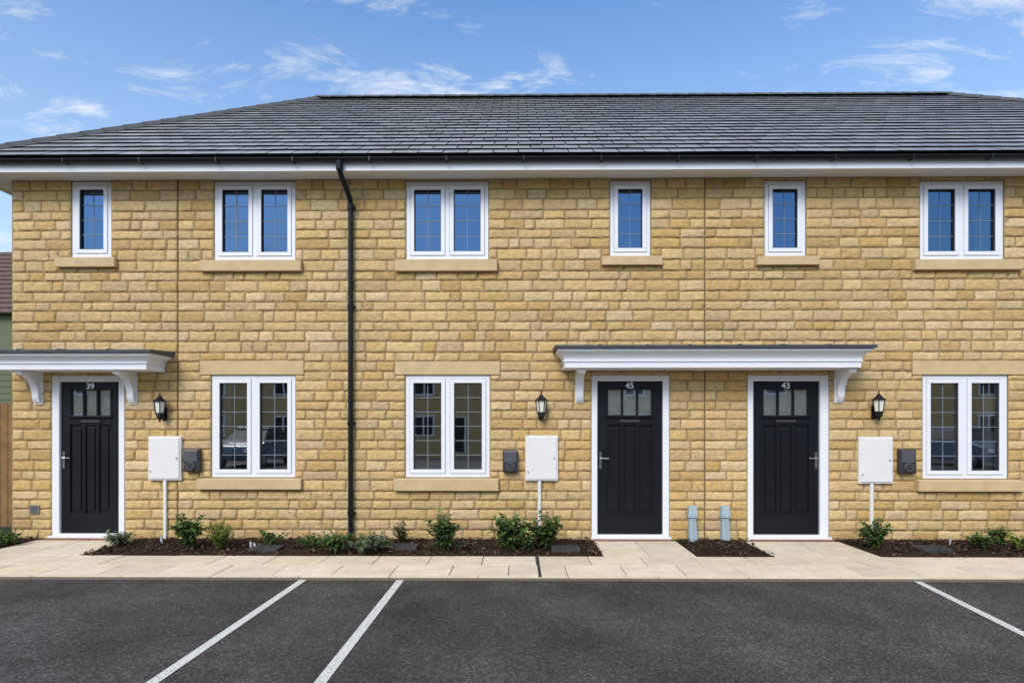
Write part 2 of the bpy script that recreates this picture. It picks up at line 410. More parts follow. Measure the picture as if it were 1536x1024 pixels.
# doors
leafs=[(92,573,180,797),(896,572,993,800),(1129,572,1228,800)]
nums=['39','45','43']; hside=[-1,-1,1]
for k in range(3):
    x0,x1,z0,z1=doorR[k]; lx0,lx1,lz0,lz1=rect(*leafs[k],y=0.03); lz0=0.07
    mb=MB(); g=.003
    mb.box(x0+g,lx0-.004,-.004,.1,0.0,z1-g,M_upvc); mb.box(lx1+.004,x1-g,-.004,.1,0.0,z1-g,M_upvc)
    mb.box(lx0-.004,lx1+.004,-.002,.1,lz1+.004,z1-g,M_upvc)
    mb.box(lx0-.004,lx1+.004,-.03,.1,0.02,lz0-.008,M_upvc)
    mb.box(x0-.01,x1+.01,-.07,-.032,-.005,.04,M_white)
    mb.obj('door_frame',house,bevel=.004)
    bk=MB(); bk.box(lx0-.004,lx1+.004,.075,.09,lz0-.008,lz1+.004,M_seal)
    for i in range(5):
        a=x0+(x1-x0)*i/5; bk.box(a+.004,a+(x1-x0)/5-.004,-.13,-.071,-.01,.015,M_brick)
    bk.obj('threshold',house,bevel=.003)
    d=MB(); w=lx1-lx0; h=lz1-lz0; yf=.03
    st=w*.15; gz1=lz1-.11; gz0=gz1-.34
    d.box(lx0,lx0+st,yf,.07,lz0,lz1,M_door); d.box(lx1-st,lx1,yf,.07,lz0,lz1,M_door)
    d.box(lx0+st,lx1-st,yf,.07,gz1,lz1,M_door)
    pz1=gz0-.13; pz0=lz0+.26
    d.box(lx0+st,lx1-st,yf,.07,pz1,gz0,M_door); d.box(lx0+st,lx1-st,yf,.07,lz0,pz0,M_door)
    d.box(lx0+st,lx1-st,yf+.022,.068,pz0,pz1,M_door)
    iw=w-2*st; pw=iw/3
    for i in (1,2):
        xx=lx0+st+pw*i; d.box(xx-.022,xx+.022,yf+.002,.066,pz0,pz1,M_door)
    for i in range(3):
        xx=lx0+st+pw*i; d.box(xx+.045,xx+pw-.045,yf+.008,.06,pz0+.04,pz1-.04,M_door)
    for i in range(4):
        xx=lx0+st+pw*i; d.box(xx-.013,xx+.013,yf-.006,.066,gz0,gz1,M_door)
    d.box(lx0+st-.02,lx1-st+.02,yf-.03,yf+.0,gz0-.03,gz0-.004,M_door)
    d.box(lx0+st-.02,lx1-st+.02,yf-.008,yf+.0,gz1+.001,gz1+.018,M_door)
    xm=(lx0+lx1)/2
    d.box(xm-.15,xm+.15,yf-.010,yf,gz0-.105,gz0-.055,M_black)
    d.box(xm-.13,xm+.13,yf-.016,yf-.009,gz0-.097,gz0-.063,M_seal)
    d.obj('door_leaf',house,bevel=.004)
    gl=MB(); gl.add([(lx0+st,.05,gz0),(lx1-st,.05,gz0),(lx1-st,.05,gz1),(lx0+st,.05,gz1)],[(0,1,2,3)],M_glassG)
    gl.obj('door_glass',house,recalc=False)
    pi=MB(); pi.add([(lx0+.02,.072,gz0-.02),(lx1-.02,.072,gz0-.02),(lx1-.02,.072,gz1+.02),(lx0+.02,.072,gz1+.02)],[(0,1,2,3)],M_doorback); pi.obj('door_glass_backing',house,recalc=False)
    hx=(lx0+.04) if hside[k]<0 else (lx1-.04); hd=MB(); hz=lz0+.98
    hd.box(hx-.015,hx+.015,yf-.012,yf,hz-.11,hz+.11,M_chrome)
    hd.cyl((hx,yf-.01,hz+.03),(hx,yf-.05,hz+.03),.009,.009,M_chrome)
    hd.cyl((hx,yf-.05,hz+.03),(hx-hside[k]*.11,yf-.05,hz+.03),.008,.008,M_chrome)
    hd.obj('door_handle',house,bevel=.002)
    cu=bpy.data.curves.new('number','FONT'); cu.body=nums[k]; cu.size=.115; cu.extrude=.004; cu.align_x='CENTER'; cu.align_y='CENTER'; cu.offset=.0025
    cu.materials.append(M_white); t=bpy.data.objects.new('house_number',cu); scene.collection.objects.link(t)
    t.location=(xm,yf-.006,lz1-.058); t.rotation_euler=(math.pi/2,0,0); t.parent=house

# eaves
mb=MB(); EY=-.35
EXL=XL-.35; EXR=XR+.35
mb.box(EXL,EXR,EY+.02,0.02,ZT,ZT+.02,M_white)
mb.box(EXL,XL,0.02,YB+.3,ZT,ZT+.02,M_white); mb.box(XR,EXR,.02,YB+.3,ZT,ZT+.02,M_white)
mb.box(EXL-.02,EXR+.02,EY-.002,EY+.018,ZT-.035,ZT+.12,M_white)
mb.box(EXL-.02,EXL,EY+.018,YB+.35,ZT-.035,ZT+.12,M_white)
mb.box(EXR,EXR+.02,EY+.018,YB+.35,ZT-.035,ZT+.12,M_white)
mb.obj('fascia_and_soffit',house,bevel=.003)
gt=MB()
def gutter_poly(r,n=8):
    out=[(math.cos(math.pi+math.pi*i/n)*r,math.sin(math.pi+math.pi*i/n)*r) for i in range(n+1)]
    inn=[(math.cos(2*math.pi-math.pi*i/n)*(r-.008),math.sin(2*math.pi-math.pi*i/n)*(r-.008)) for i in range(n+1)]
    return out+inn
gr=.046
gy,gz=EY-.052,ZT+.105
poly=[(gy+a,gz+b) for a,b in gutter_poly(gr)]
gt.prism(poly,'x',EXL-.12,EXR+.1,M_black)
gx=EXL-.075
poly=[(gx+a,gz+b) for a,b in gutter_poly(gr)]
gt.prism(poly,'y',-.4,YB+.3,M_black)
x=EXL+.4
while x<EXR:
    gt.box(x-.010,x+.010,gy-.048,gy+.048,gz-.050,gz+.004,M_black); x+=0.98
gt.obj('gutter',house)

# roof
ye=-.44; ze=ZT+.125
RLx,RZ=W(478,149,4.5); RRx,_=W(1420,146,4.5); RY=4.5
CLx=EXL-.08; CRx=EXR+.1+0.2; yb=YB+.44
mb=MB()
dn=.03
pts=[(CLx,ye,ze-dn),(CRx,ye,ze-dn),(CRx,yb,ze-dn),(CLx,yb,ze-dn),(RLx,RY,RZ-dn),(RRx,RY,RZ-dn)]
mb.add(pts,[(0,1,5,4),(1,2,5),(2,3,4,5),(3,0,4),(0,3,2,1)],M_under_shade); mb.obj('roof_deck',house,recalc=False)
sl=Vector((0,RY-ye,RZ-ze)); SL=sl.length; sd=sl.normalized(); nr=Vector((0,-sd.z,sd.y))
tl=MB(); gauge=.285; n=int(SL/gauge); gauge=SL/n
for c in range(n):
    s0=c*gauge; s1=min(s0+gauge+.06,SL)
    t=(s0+gauge*.4)/SL; xl=CLx+(RLx-CLx)*t; xr=CRx+(RRx-CRx)*t
    tw=.32; off=(c%2)*tw/2
    k0=int(math.floor((xl-off)/tw)); k1=int(math.ceil((xr-off)/tw))
    for k in range(k0,k1):
        a=max(xl,k*tw+off)+.007; b=min(xr,(k+1)*tw+off)-.007
        if b-a<.03: continue
        j=R.uniform(-.004,.004); l0=.027+R.uniform(-.002,.002); l1=.004; tt=R.uniform(-.0014,.0014)
        g=R.uniform(.21,.31); col=(g*.96,g*.985,g*1.03)
        base=Vector((0,ye,ze))
        def P(x,s,h): 
            q=base+sd*s+nr*h; return (x,q.y,q.z)
        th=.020
        vs=[P(a,s0+j,l0-th+tt),P(b,s0+j,l0-th-tt),P(b,s1,l1-th),P(a,s1,l1-th),P(a,s0+j,l0+tt),P(b,s0+j,l0-tt),P(b,s1,l1),P(a,s1,l1)]
        tl.add([vs[i] for i in (4,5,6,7)],[(0,1,2,3)],M_tile,col)
        tl.add(vs,[(0,3,2,1),(0,1,5,4),(1,2,6,5),(2,3,7,6),(3,0,4,7)],M_under_shade,col)  # slate edges coloured near-black as painted shadow under each course
tl.obj('slate_tiles',house,recalc=False)
sd_=MB()
for A,B,Cc in (((CLx,yb,ze),(CLx,ye,ze),(RLx,RY,RZ)),((CRx,ye,ze),(CRx,yb,ze),(RRx,RY,RZ))):
    sd_.add([A,B,Cc],[(0,1,2)],M_ridge)
sd_.add([(CRx,yb,ze),(CLx,yb,ze),(RLx,RY,RZ),(RRx,RY,RZ)],[(0,1,2,3)],M_ridge)
sd_.obj('roof_side_slopes',house,recalc=False)
rc=MB()
def caps(A,B,side,step=.33):
    A=Vector(A);B=Vector(B);d=(B-A);Ln=d.length;d.normalize();side=Vector(side).normalized();up=side.cross(d)
    if up.z<0: up=-up
    k=int(Ln/step)
    for i in range(k):
        p=A+d*(Ln*i/k); q=A+d*(Ln*(i+1)/k+.03)
        def sec(c,l):
            return [c+side*-.13+up*(-.045+l),c+side*-.05+up*(.03+l),c+side*.05+up*(.03+l),c+side*.13+up*(-.045+l)]
        a=sec(p,.014);b=sec(q,.004)
        rc.add(a+b,[(0,1,5,4),(1,2,6,5),(2,3,7,6),(0,3,2,1),(4,5,6,7)],M_ridge)
caps((RLx-.05,RY,RZ+.02),(RRx+.05,RY,RZ+.02),(0,1,0))
for cxx,rx in ((CLx,RLx),(CRx,RRx)):
    A=Vector((cxx,ye,ze+.02));B=Vector((rx,RY,RZ+.02)); d=(B-A).normalized(); side=d.cross(Vector((0,0,1)))
    caps(A,B,side)
rc.obj('ridge_and_hip_tiles',house)

# downpipe
def curve(name,pts,r,m,parent):
    cu=bpy.data.curves.new(name,'CURVE'); cu.dimensions='3D'; cu.bevel_depth=r; cu.bevel_resolution=4
    sp=cu.splines.new('POLY'); sp.points.add(len(pts)-1)
    for p,q in zip(sp.points,pts): p.co=(*q,1)
    sp.use_smooth=True
    cu.materials.append(m); o=bpy.data.objects.new(name,cu); scene.collection.objects.link(o)
    if parent: o.parent=parent
    return o
px=W(528,600)[0]; PY=-.068
curve('downpipe',[(px-.05,gy+.0,gz-.03),(px-.05,gy,gz-.13),(px-.045,gy+.03,gz-.18),(px,-.10,gz-.40),(px,PY,gz-.46),(px,PY,gz-.6),(px,PY,.12),(px,PY,.02)],.034,M_black,house)
mb=MB()
mb.cyl((px-.05,gy,gz-.15),(px-.05,gy,gz-.04),.042,.045,M_black,16)
for zz in (gz-.5,3.1,1.55,.35):
    mb.cyl((px,PY,zz-.035),(px,PY,zz+.035),.041,.041,M_black,16)
    mb.box(px-.055,px+.055,-.035,-.012,zz-.015,zz+.015,M_black)
mb.obj('downpipe_clips',house)

# canopies
def canopy(xa,xb,proj,zb,zt,brs):
    c=empty('door_canopy'); mb=MB(); y1=-.012
    steps=[(.10,zb,zb+.075),(.085,zb+.075,zb+.095)]
    for ins,z0,z1 in steps: mb.box(xa+ins,xb-ins,-proj+ins,y1,z0,z1,M_white)
    k=5; h0=zb+.095; h1=zt-.03
    for i in range(k):
        t0=i/k;t1=(i+1)/k
        i0=.08*math.cos(t0*math.pi/2)**.8+.015; i1=.08*max(0,math.cos(t1*math.pi/2))**.8+.015
        za=h0+(h1-h0)*t0; zb_=h0+(h1-h0)*t1
        mb.hexa([(xa+i0,-proj+i0,za),(xb-i0,-proj+i0,za),(xb-i0,y1,za),(xa+i0,y1,za),(xa+i1,-proj+i1,zb_),(xb-i1,-proj+i1,zb_),(xb-i1,y1,zb_),(xa+i1,y1,zb_)],M_white)
    mb.box(xa+.005,xb-.005,-proj+.005,y1,h1,zt,M_white)
    mb.obj('moulding',c)
    rf=MB(); rs=.075
    rf.hexa([(xa-.03,-proj-.03,zt+.001),(xb+.03,-proj-.03,zt+.001),(xb+.03,y1,zt+.001),(xa-.03,y1,zt+.001),(xa-.03,-proj-.03,zt+.04),(xb+.03,-proj-.03,zt+.04),(xb+.03,y1,zt+rs),(xa-.03,y1,zt+rs)],M_lead_roof)
    n=int((xb-xa)/.6)
    for i in range(1,n+1):
        x=xa+(xb-xa)*i/(n+1)+R.uniform(-.05,.05); rf.hexa([(x-.02,-proj-.035,zt+.03),(x+.02,-proj-.035,zt+.03),(x+.02,y1,zt+rs-.01),(x-.02,y1,zt+rs-.01),(x-.014,-proj-.035,zt+.050),(x+.014,-proj-.035,zt+.050),(x+.014,y1,zt+rs+.012),(x-.014,y1,zt+rs+.012)],M_lead_roof)
    rf.obj('lead_roof',c,bevel=.006)
    b=MB()
    for bx in brs:
        P=proj-.16; H=.42; poly=[(-.005,zb),( -P,zb),(-P,zb-.05),(-P+.03,zb-.06)]
        for i in range(1,8):
            t=i/8; a=t*math.pi/2
            poly.append((-.085-(P-.03-.085)*(1-math.sin(a)),zb-.06-(H-.15)*(1-math.cos(a))))
        poly+=[(-.085,zb-H+.07),(-.06,zb-H+.02),(-.03,zb-H),(-.005,zb-H)]
        b.prism(poly,'x',bx-.045,bx+.045,M_white)
        b.box(bx-.055,bx+.055,-P-.01,-.006,zb-.03,zb-.001,M_white)
        b.box(bx-.058,bx+.058,-.03,-.004,zb-H-.012,zb-.031,M_white)
    b.obj('brackets',c,bevel=.004)
pj=.52
zt=W(1070,522,-pj)[1]; zb=W(1070,551,-pj+.1)[1]
canopy(W(836,520,-pj)[0],W(1311,520,-pj)[0],pj,zb,zt,[W(869,560)[0],W(1257,560)[0]])
zt2=W(120,529,-pj)[1]; zb2=W(120,554,-pj+.1)[1]
canopy(W(37,560)[0]-.17,W(243,520,-.25)[0],pj,zb2,zt2,[W(60,560)[0],W(201,560)[0]])

# wall lanterns
for (u,vt,vb) in ((240,590,633),(812,589,632),(1318,588,631)):
    x,_=W(u,600,-.12); zT=W(u,vt,-.12)[1]; zB=W(u,vb,-.12)[1]
    e=empty('wall_lantern'); mb=MB(); c=(x,-.125,zB)
    mb.revolve([(0.006,.39),(.012,.375),(.006,.36),(.02,.35),(.028,.335),(.062,.300),(.092,.280),(.092,.272),(.06,.270)],c,M_black,6)
    mb.revolve([(.058,.125),(.064,.112),(.045,.095),(.050,.075),(.028,.045),(.012,.028),(.014,.012),(.004,0)],c,M_black,6)
    for i in range(6):
        t=math.pi/3*i
        mb.cyl((x+.056*math.cos(t),-.125+.056*math.sin(t),zB+.12),(x+.076*math.cos(t),-.125+.076*math.sin(t),zB+.275),.006,.006,M_black,6)
    mb.box(x-.035,x+.035,-.035,-.012,zB+.03,zB+.20,M_black)
    mb.cyl((x,-.03,zB+.09),(x,-.125,zB+.09),.012,.012,M_black,8)
    mb.obj('cage',e)
    g=MB(); g.revolve([(.050,.122),(.070,.273)],c,M_frost,6); g.obj('glass',e)

# meter boxes & chargers
for (r,pu) in (((222,654,271,720),250),((788,653,837,721),809),((1289,655,1340,725),1305)):
    x0,x1,z0,z1=rect(*r,y=-.06); e=empty('meter_box'); mb=MB()
    mb.box(x0,x1,-.055,-.01,z0,z1,M_box); mb.box(x0+.02,x1-.02,-.068,-.054,z0+.02,z1-.02,M_box)
    mb.obj('case',e,bevel=.006)
    m2=MB(); m2.cyl((x1-.05,-.076,(z0+z1)/2),(x1-.05,-.066,(z0+z1)/2),.012,.012,M_vent); 
    pxx=W(pu,760)[0]
    m2.box(x0+.03,x0+.045,-.071,-.067,z0+.1,z0+.13,M_vent)
    m2.obj('lock',e)
    m3=MB(); m3.box(pxx-.020,pxx+.020,-.05,-.012,-.0,z0-.001,M_box); m3.obj('conduit',e,bevel=.006)
for r in ((273,673,297,708),(754,675,777,709),(1352,673,1377,711)):
    x0,x1,z0,z1=rect(*r,y=-.12); e=empty('ev_charger'); mb=MB()
    mb.box(x0,x1,-.10,-.012,z0,z1,M_char); mb.obj('body',e,bevel=.02)
    m2=MB(); m2.box(x0+.018,x1-.018,-.112,-.099,z0+(z1-z0)*.45,z1-.02,M_char2)
    m2.obj('face',e,bevel=.006)
    xm=(x0+x1)/2; zc=z0+(z1-z0)*.27
    m3=MB(); m3.cyl((xm,-.098,zc),(xm,-.125,zc),.062,.058,M_char2,24); m3.cyl((xm,-.124,zc),(xm,-.129,zc),.042,.042,M_seal,24); m3.obj('socket',e)
x0,x1,z0,z1=rect(47,757,61,770); mb=MB(); mb.box(x0,x1,-.03,-.01,z0,z1,M_vent)
for i in range(4): mb.box(x0+.012,x1-.012,-.034,-.029,z0+.015+i*.026,z0+.027+i*.026,M_seal)
mb.obj('wall_vent')
for u in (1039,1088):
    x,_=W(u+.5,780,-.1); e=empty('duct_cover'); mb=MB()
    zt_=W(u,759,-.1)[1]
    mb.hexa([(x-.055,-.14,-.03),(x+.055,-.14,-.03),(x+.055,-.012,-.03),(x-.055,-.012,-.03),(x-.04,-.10,zt_-.10),(x+.04,-.10,zt_-.10),(x+.04,-.012,zt_-.10),(x-.04,-.012,zt_-.10)],M_bluegrey)
    mb.hexa([(x-.06,-.13,zt_-.15),(x+.06,-.13,zt_-.15),(x+.06,-.011,zt_-.15),(x-.06,-.011,zt_-.15),(x-.05,-.11,zt_),(x+.05,-.11,zt_),(x+.05,-.011,zt_),(x-.05,-.011,zt_)],M_bluegrey)
    mb.obj('cover',e,bevel=.008)
    m2=MB()
    for s in (-1,1): m2.cyl((x+s*.03,-.125,zt_-.12),(x+s*.03,-.132,zt_-.12),.006,.006,M_seal)
    m2.box(x-.008,x+.008,-.135,-.1,.02,zt_-.16,M_bluegrey)
    m2.obj('fixings',e)

# =========================================================== GROUND
AZ=-.035
mb=MB(); mb.add([(-900,-900,-.30),(900,-900,-.30),(900,900,-.30),(-900,900,-.30)],[(0,1,2,3)],mat('soil_ground',(0.07,0.075,0.04),.95,.1,var=.3,vscale=.5)); mb.obj('ground',recalc=False)
Y1=-1.06; Y2=-2.04
mb=MB(); mb.add([(-60,-21,AZ),(60,-21,AZ),(60,Y2+.02,AZ),(-60,Y2+.02,AZ)],[(0,1,2,3)],M_asphalt); mb.obj('asphalt_parking_lot',recalc=False)
mb=MB(); mb.box(-60,60,-22,Y2+.04,-.2,AZ-.006,M_asphalt); mb.obj('asphalt_base')
pathx=[(W(78,808)[0]-.10,W(205,808)[0]),(W(889,808)[0],W(1010,808)[0]),(W(1112,808)[0],W(1250,808)[0])]
pv=MB(); 
def slab(x0,x1,y0,y1):
    k=R.uniform(.90,1.05); col=(.68*k,.58*k,.445*k*R.uniform(.95,1.05)); t=R.uniform(-.002,.002)
    pv.box(x0+.0045,x1-.0045,y0+.0045,y1-.0045,-.04,t,M_pave,col)
x=-22.0
while x<22: slab(x,x+.6,Y1-.45,Y1); x+=.6
x=-21.7
while x<22: slab(x,x+.6,Y2+.09,Y1-.45); x+=.6
x=-22
while x<22: slab(x,x+.9,Y2,Y2+.09); x+=.9
for a,b in pathx:
    m=(b-a)/2
    slab(a,a+m,Y1,Y1+.5); slab(a+m,b,Y1,Y1+.5); slab(a,a+m,Y1+.5,-.14); slab(a+m,b,Y1+.5,-.14)
pv.obj('paved_footpath',bevel=.004)
mb=MB(); mb.box(-22,22,Y2+.004,Y1,-.2,-.008,M_joint)
for a,b in pathx: mb.box(a,b,Y1,-.001,-.2,-.009,M_joint)
mb.obj('paving_bed')
xa,_=G(806,850),0; xa=xa[0]
mb=MB(); mb.box(xa,xa+.03,Y2+.01,Y1-.01,-.02,.004,M_seal); mb.obj('drain_channel')
def line(p,q,w=.075):
    p=Vector(p);q=Vector(q);d=(q-p).normalized();q=p+d*6.5; nn=Vector((-d.y,d.x))*w/2
    mb=MB(); z=AZ+.004
    mb.add([(*(p-nn),z),(*(p+nn),z),(*(q+nn),z),(*(q-nn),z)],[(0,1,2,3)],M_line); mb.obj('parking_line',recalc=False)
for a,b in (((457,868),(228,1024)),((602,868),(480,1024)),((1370,869),(1536,951))):
    line(G(*a,z=AZ),G(*b,z=AZ))
bx=[(-12,pathx[0][0]),(pathx[0][1],pathx[1][0]),(pathx[1][1],pathx[2][0]),(pathx[2][1],12)]
mb=MB(); ch=MB()
for a,b in bx:
    nx=max(4,int((b-a)/.06)); ny=17; vs=[];fs=[]
    for j in range(ny+1):
        for i in range(nx+1):
            x=a+(b-a)*i/nx; y=Y1+(0.0-Y1)*j/ny
            ed=min(1,min(i,nx-i,j)/2)
            vs.append((x,y,-.018+ed*(.022+.02*noise.noise(Vector((x*9,y*9,0)))+.02*noise.noise(Vector((x*3,y*3,5))))))
    for j in range(ny):
        for i in range(nx):
            q=j*(nx+1)+i; fs.append((q,q+1,q+nx+2,q+nx+1))
    mb.add(vs,fs,M_mulch)
    lo=max(a,-8.5); hi=min(b,9.5)
    for _ in range(int((hi-lo)*420)):
        x=R.uniform(lo,hi); y=R.uniform(Y1-.03,-.02); z=.012+R.uniform(-.008,.022)
        l=R.uniform(.015,.05); w=l*R.uniform(.3,.6); t=R.uniform(0,6.28); dx,dy=math.cos(t)*l/2,math.sin(t)*l/2; ex,ey=-math.sin(t)*w/2,math.cos(t)*w/2
        dz=R.uniform(-.014,.014); k=R.choice([.5,.7,1,1,1.5,3.2]); col=(.047*k,.030*k,.019*k)
        ch.add([(x-dx-ex,y-dy-ey,z-dz),(x+dx-ex,y+dy-ey,z+dz),(x+dx+ex,y+dy+ey,z+dz+.006),(x-dx+ex,y-dy+ey,z-dz+.006)],[(0,1,2,3)],M_chip,col)
mo=mb.obj('mulch_bed',smooth=True,recalc=False); co=ch.obj('bark_chips',mo,recalc=False)
for u,v in ((400,825),(606,823),(848,826),(1397,826)):
    x,y=G(u,v); e=MB(); e.box(x-.17,x+.17,y-.13,y+.13,0,.045,M_cover)
    for i in range(5): e.box(x-.14,x+.14,y-.10+i*.045,y-.085+i*.045,.045,.049,M_seal)
    e.obj('drain_cover',bevel=.005)
for u,v in ((376,822),(383,824),(243,815),(1425,818),(30,806)):
    x,y=G(u,v); e=MB(); t=R.uniform(-.6,.6)
    e.hexa([(x-.01,y,0.01),(x+.01,y+.004,0.01),(x+.01,y+.006,.01),(x-.01,y+.002,.01),(x-.012+t*.05,y-.02,.085),(x+.012+t*.05,y-.016,.085),(x+.012+t*.05,y-.014,.085),(x-.012+t*.05,y-.018,.085)],M_tag); e.obj('plant_label')

# plants
def shrub(u,v,wpx,hpx,cols,leaf=.06,nst=16,dens=18,kind=0,ybias=0):
    x,y=G(u,v); dep=y+8; s=F/dep; rw=wpx/s/2; h=hpx/s
    if y>-.12-rw*.5: y=min(y,-.15-rw*.4)
    e=empty('shrub' if kind==0 else 'low_plant'); st=MB(); lf=MB()
    for i in range(nst):
        t=R.uniform(0,6.28); rr=rw*math.sqrt(R.uniform(0.02,1)); top=Vector((x+math.cos(t)*rr,y+math.sin(t)*rr*.8,h*R.uniform(.55,1.0)*(1-.35*(rr/rw)**2)))
        b=Vector((x+R.uniform(-.04,.04),y+R.uniform(-.04,.04),0)); mid=(b+top)/2+Vector((0,0,h*.08))
        if top.y>-.04: top.y=-.04
        st.cyl(b,mid,.005,.004,M_stem,5,False); st.cyl(mid,top,.004,.002,M_stem,5,False)
        tone=R.uniform(.7,1.25)
        for k in range(dens):
            q=R.uniform(.1,1.03); p=(b+(mid-b)*q*2) if q<.5 else mid+(top-mid)*(q*2-1)
            a=R.uniform(0,6.28); el=R.uniform(-.4,.9); L=leaf*R.uniform(.6,1.25)
            d=Vector((math.cos(a)*math.cos(el),math.sin(a)*math.cos(el),math.sin(el)))
            sdv=d.cross(Vector((0,0,1))).normalized(); wv=L*(.34 if kind==0 else .16); nrm=sdv.cross(d)
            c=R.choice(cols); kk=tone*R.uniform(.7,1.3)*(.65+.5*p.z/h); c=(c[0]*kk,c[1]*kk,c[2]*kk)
            p1=p+d*L*.5-Vector((0,0,L*.03)); p2=p+d*L-Vector((0,0,L*.22))
            if p2.y>-.025: continue
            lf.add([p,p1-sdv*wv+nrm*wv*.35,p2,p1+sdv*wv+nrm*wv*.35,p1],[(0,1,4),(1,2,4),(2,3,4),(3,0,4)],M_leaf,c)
    st.obj('stems',e,recalc=False); lf.obj('leaves',e,recalc=False)
DG=[(.085,.165,.04),(.10,.20,.05),(.06,.13,.04),(.14,.24,.06)]
LG=[(.22,.29,.05),(.17,.26,.05),(.28,.33,.07)]
GG=[(.15,.20,.12),(.12,.18,.08),(.20,.25,.15)]
BR=[(.16,.10,.06),(.12,.09,.05),(.10,.13,.05)]
P_=[(182,818,54,26,GG,.08,28,14,1),(285,822,52,60,DG,.07,28,30,0),(332,822,58,46,LG,.06,34,22,1),(332,822,46,38,LG,.038,28,22,0),(408,818,54,27,DG,.055,20,18,0),(468,822,42,26,DG,.05,16,18,0),
(505,828,58,34,DG,.06,24,20,0),(548,829,80,32,GG,.06,30,20,0),(603,815,34,42,BR,.045,16,22,0),(665,826,54,66,DG,.078,22,28,0),(690,824,30,20,GG,.05,8,12,0),
(762,824,62,60,DG,.09,24,24,0),(818,822,64,58,DG,.07,34,28,0),(790,826,42,36,DG,.06,16,20,0),(1310,822,52,48,DG,.055,32,28,0),(12,818,42,28,DG,.06,18,18,0),
(1472,824,48,32,DG,.055,22,18,0),(1497,816,32,32,DG,.055,16,20,0),(1530,824,36,26,LG,.06,14,16,0),(1600,824,60,40,DG,.06,18,18,0),(-60,822,50,40,DG,.06,18,18,0),(575,822,34,22,DG,.05,12,14,0),(645,824,26,14,BR,.04,8,10,0)]
for p in P_: shrub(*p)

# =========================================================== SURROUNDINGS
mb=MB()
fx1=XL-.02; x=fx1-6
fy=.9
while x<fx1-.1:
    mb.box(x,x+.11,fy,fy+.02,0,W(5,605,fy)[1]+R.uniform(-.005,.005),M_fence); x+=.118
mb.box(fx1-6,fx1-.05,fy+.021,fy+.05,.4,.5,M_fence); mb.box(fx1-6,fx1-.05,fy+.021,fy+.05,1.4,1.5,M_fence)
mb.obj('timber_fence',bevel=.003)
nb=empty('neighbouring_house'); mb=MB(); yy=14
xc=W(26,400,yy)[0]
z_e=W(5,470,yy)[1]; z_r=W(5,378,yy+3.5)[1]
mb.box(xc-9,xc,yy,yy+7,-.3,z_e,M_greenclad)
for i in range(18): mb.box(xc-9,xc,yy-.02,yy-.001,.1+i*.24,.1+i*.24+.2,M_greenclad)
mb.obj('walls',nb)
mb=MB(); mb.prism([(yy-.3,z_e-.05),(yy+3.5,z_r),(yy+7.3,z_e-.05)],'x',xc-9.3,xc+.25,M_redroof)
for i in range(14):
    t=i/14; y_=yy-.3+3.8*t; zz=z_e-.05+(z_r-z_e+.05)*t
    mb.box(xc-9.3,xc+.27,y_-.02,y_+.28,zz+.02,zz+.06,M_redroof)
mb.obj('roof',nb)

# house across the car park (seen in window reflections)
op=empty('opposite_stone_house'); yo=-26
mb=MB(); mb.box(-44,44,yo-8,yo,-.3,4.9,M_frontX); mb.obj('walls',op)
mb=MB(); mb.prism([(yo+.4,4.9),(yo-4,7.9),(yo-8.4,4.9)],'x',-44.4,44.4,M_ridge); mb.obj('roof',op)
mb=MB(); gb=MB()
for xo in range(-42,42,4):
    for zz,hh in ((.9,1.3),(3.3,1.1)):
        mb.box(xo,xo+1.2,yo+.001,yo+.05,zz,zz+hh,M_upvc); gb.box(xo+.1,xo+.55,yo+.051,yo+.06,zz+.1,zz+hh-.1,M_black); gb.box(xo+.65,xo+1.1,yo+.051,yo+.06,zz+.1,zz+hh-.1,M_black)
    if xo%8==2: mb.box(xo+2,xo+3,yo+.001,yo+.05,0,2.1,M_upvc); gb.box(xo+2.08,xo+2.92,yo+.051,yo+.06,.05,2.05,M_door)
mb.obj('window_frames',op); gb.obj('window_panes',op)
M_car=[mat('car_paint_blue',(.05,.10,.2),.25,.5,coat=1.0)]
def car(x,y,m):
    e=empty('parked_car'); b=MB(); w=.88
    low=[(-2.1,.3),(2.1,.3),(2.15,.6),(2.05,.85),(1.2,.98),(-1.7,1.0),(-2.1,.9),(-2.15,.6)]
    b.prism([(y+p,q) for p,q in low],'x',x-w,x+w,m)
    b.obj('body',e,bevel=.06)
    c=MB()
    c.hexa([(x-.82,y-1.6,.98),(x+.82,y-1.6,.98),(x+.82,y+1.15,.97),(x-.82,y+1.15,.97),(x-.62,y-1.1,1.44),(x+.62,y-1.1,1.44),(x+.62,y+.3,1.44),(x-.62,y+.3,1.44)],M_black)
    c.obj('windows',e,bevel=.05)
    c=MB(); c.box(x-.62,x+.62,y-1.1,y+.3,1.442,1.49,m); c.obj('car_roof',e,bevel=.03)
    k=MB()
    for sx in (-1,1):
        for sy in (-1.3,1.35):
            k.cyl((x+sx*.70,y+sy,.31),(x+sx*.90,y+sy,.31),.32,.32,M_seal,20); k.cyl((x+sx*.895,y+sy,.31),(x+sx*.91,y+sy,.31),.2,.18,M_chrome,10)
    k.obj('wheels',e)
    l=MB()
    for sx in (-.65,.65): l.box(x+sx-.17,x+sx+.17,y+2.05,y+2.16,.62,.76,M_white)
    l.obj('headlights',e,bevel=.02)
    e.location.z=AZ
car(-10.4,-15.5,M_car[0]); car(17.6,-15.5,M_car[0])

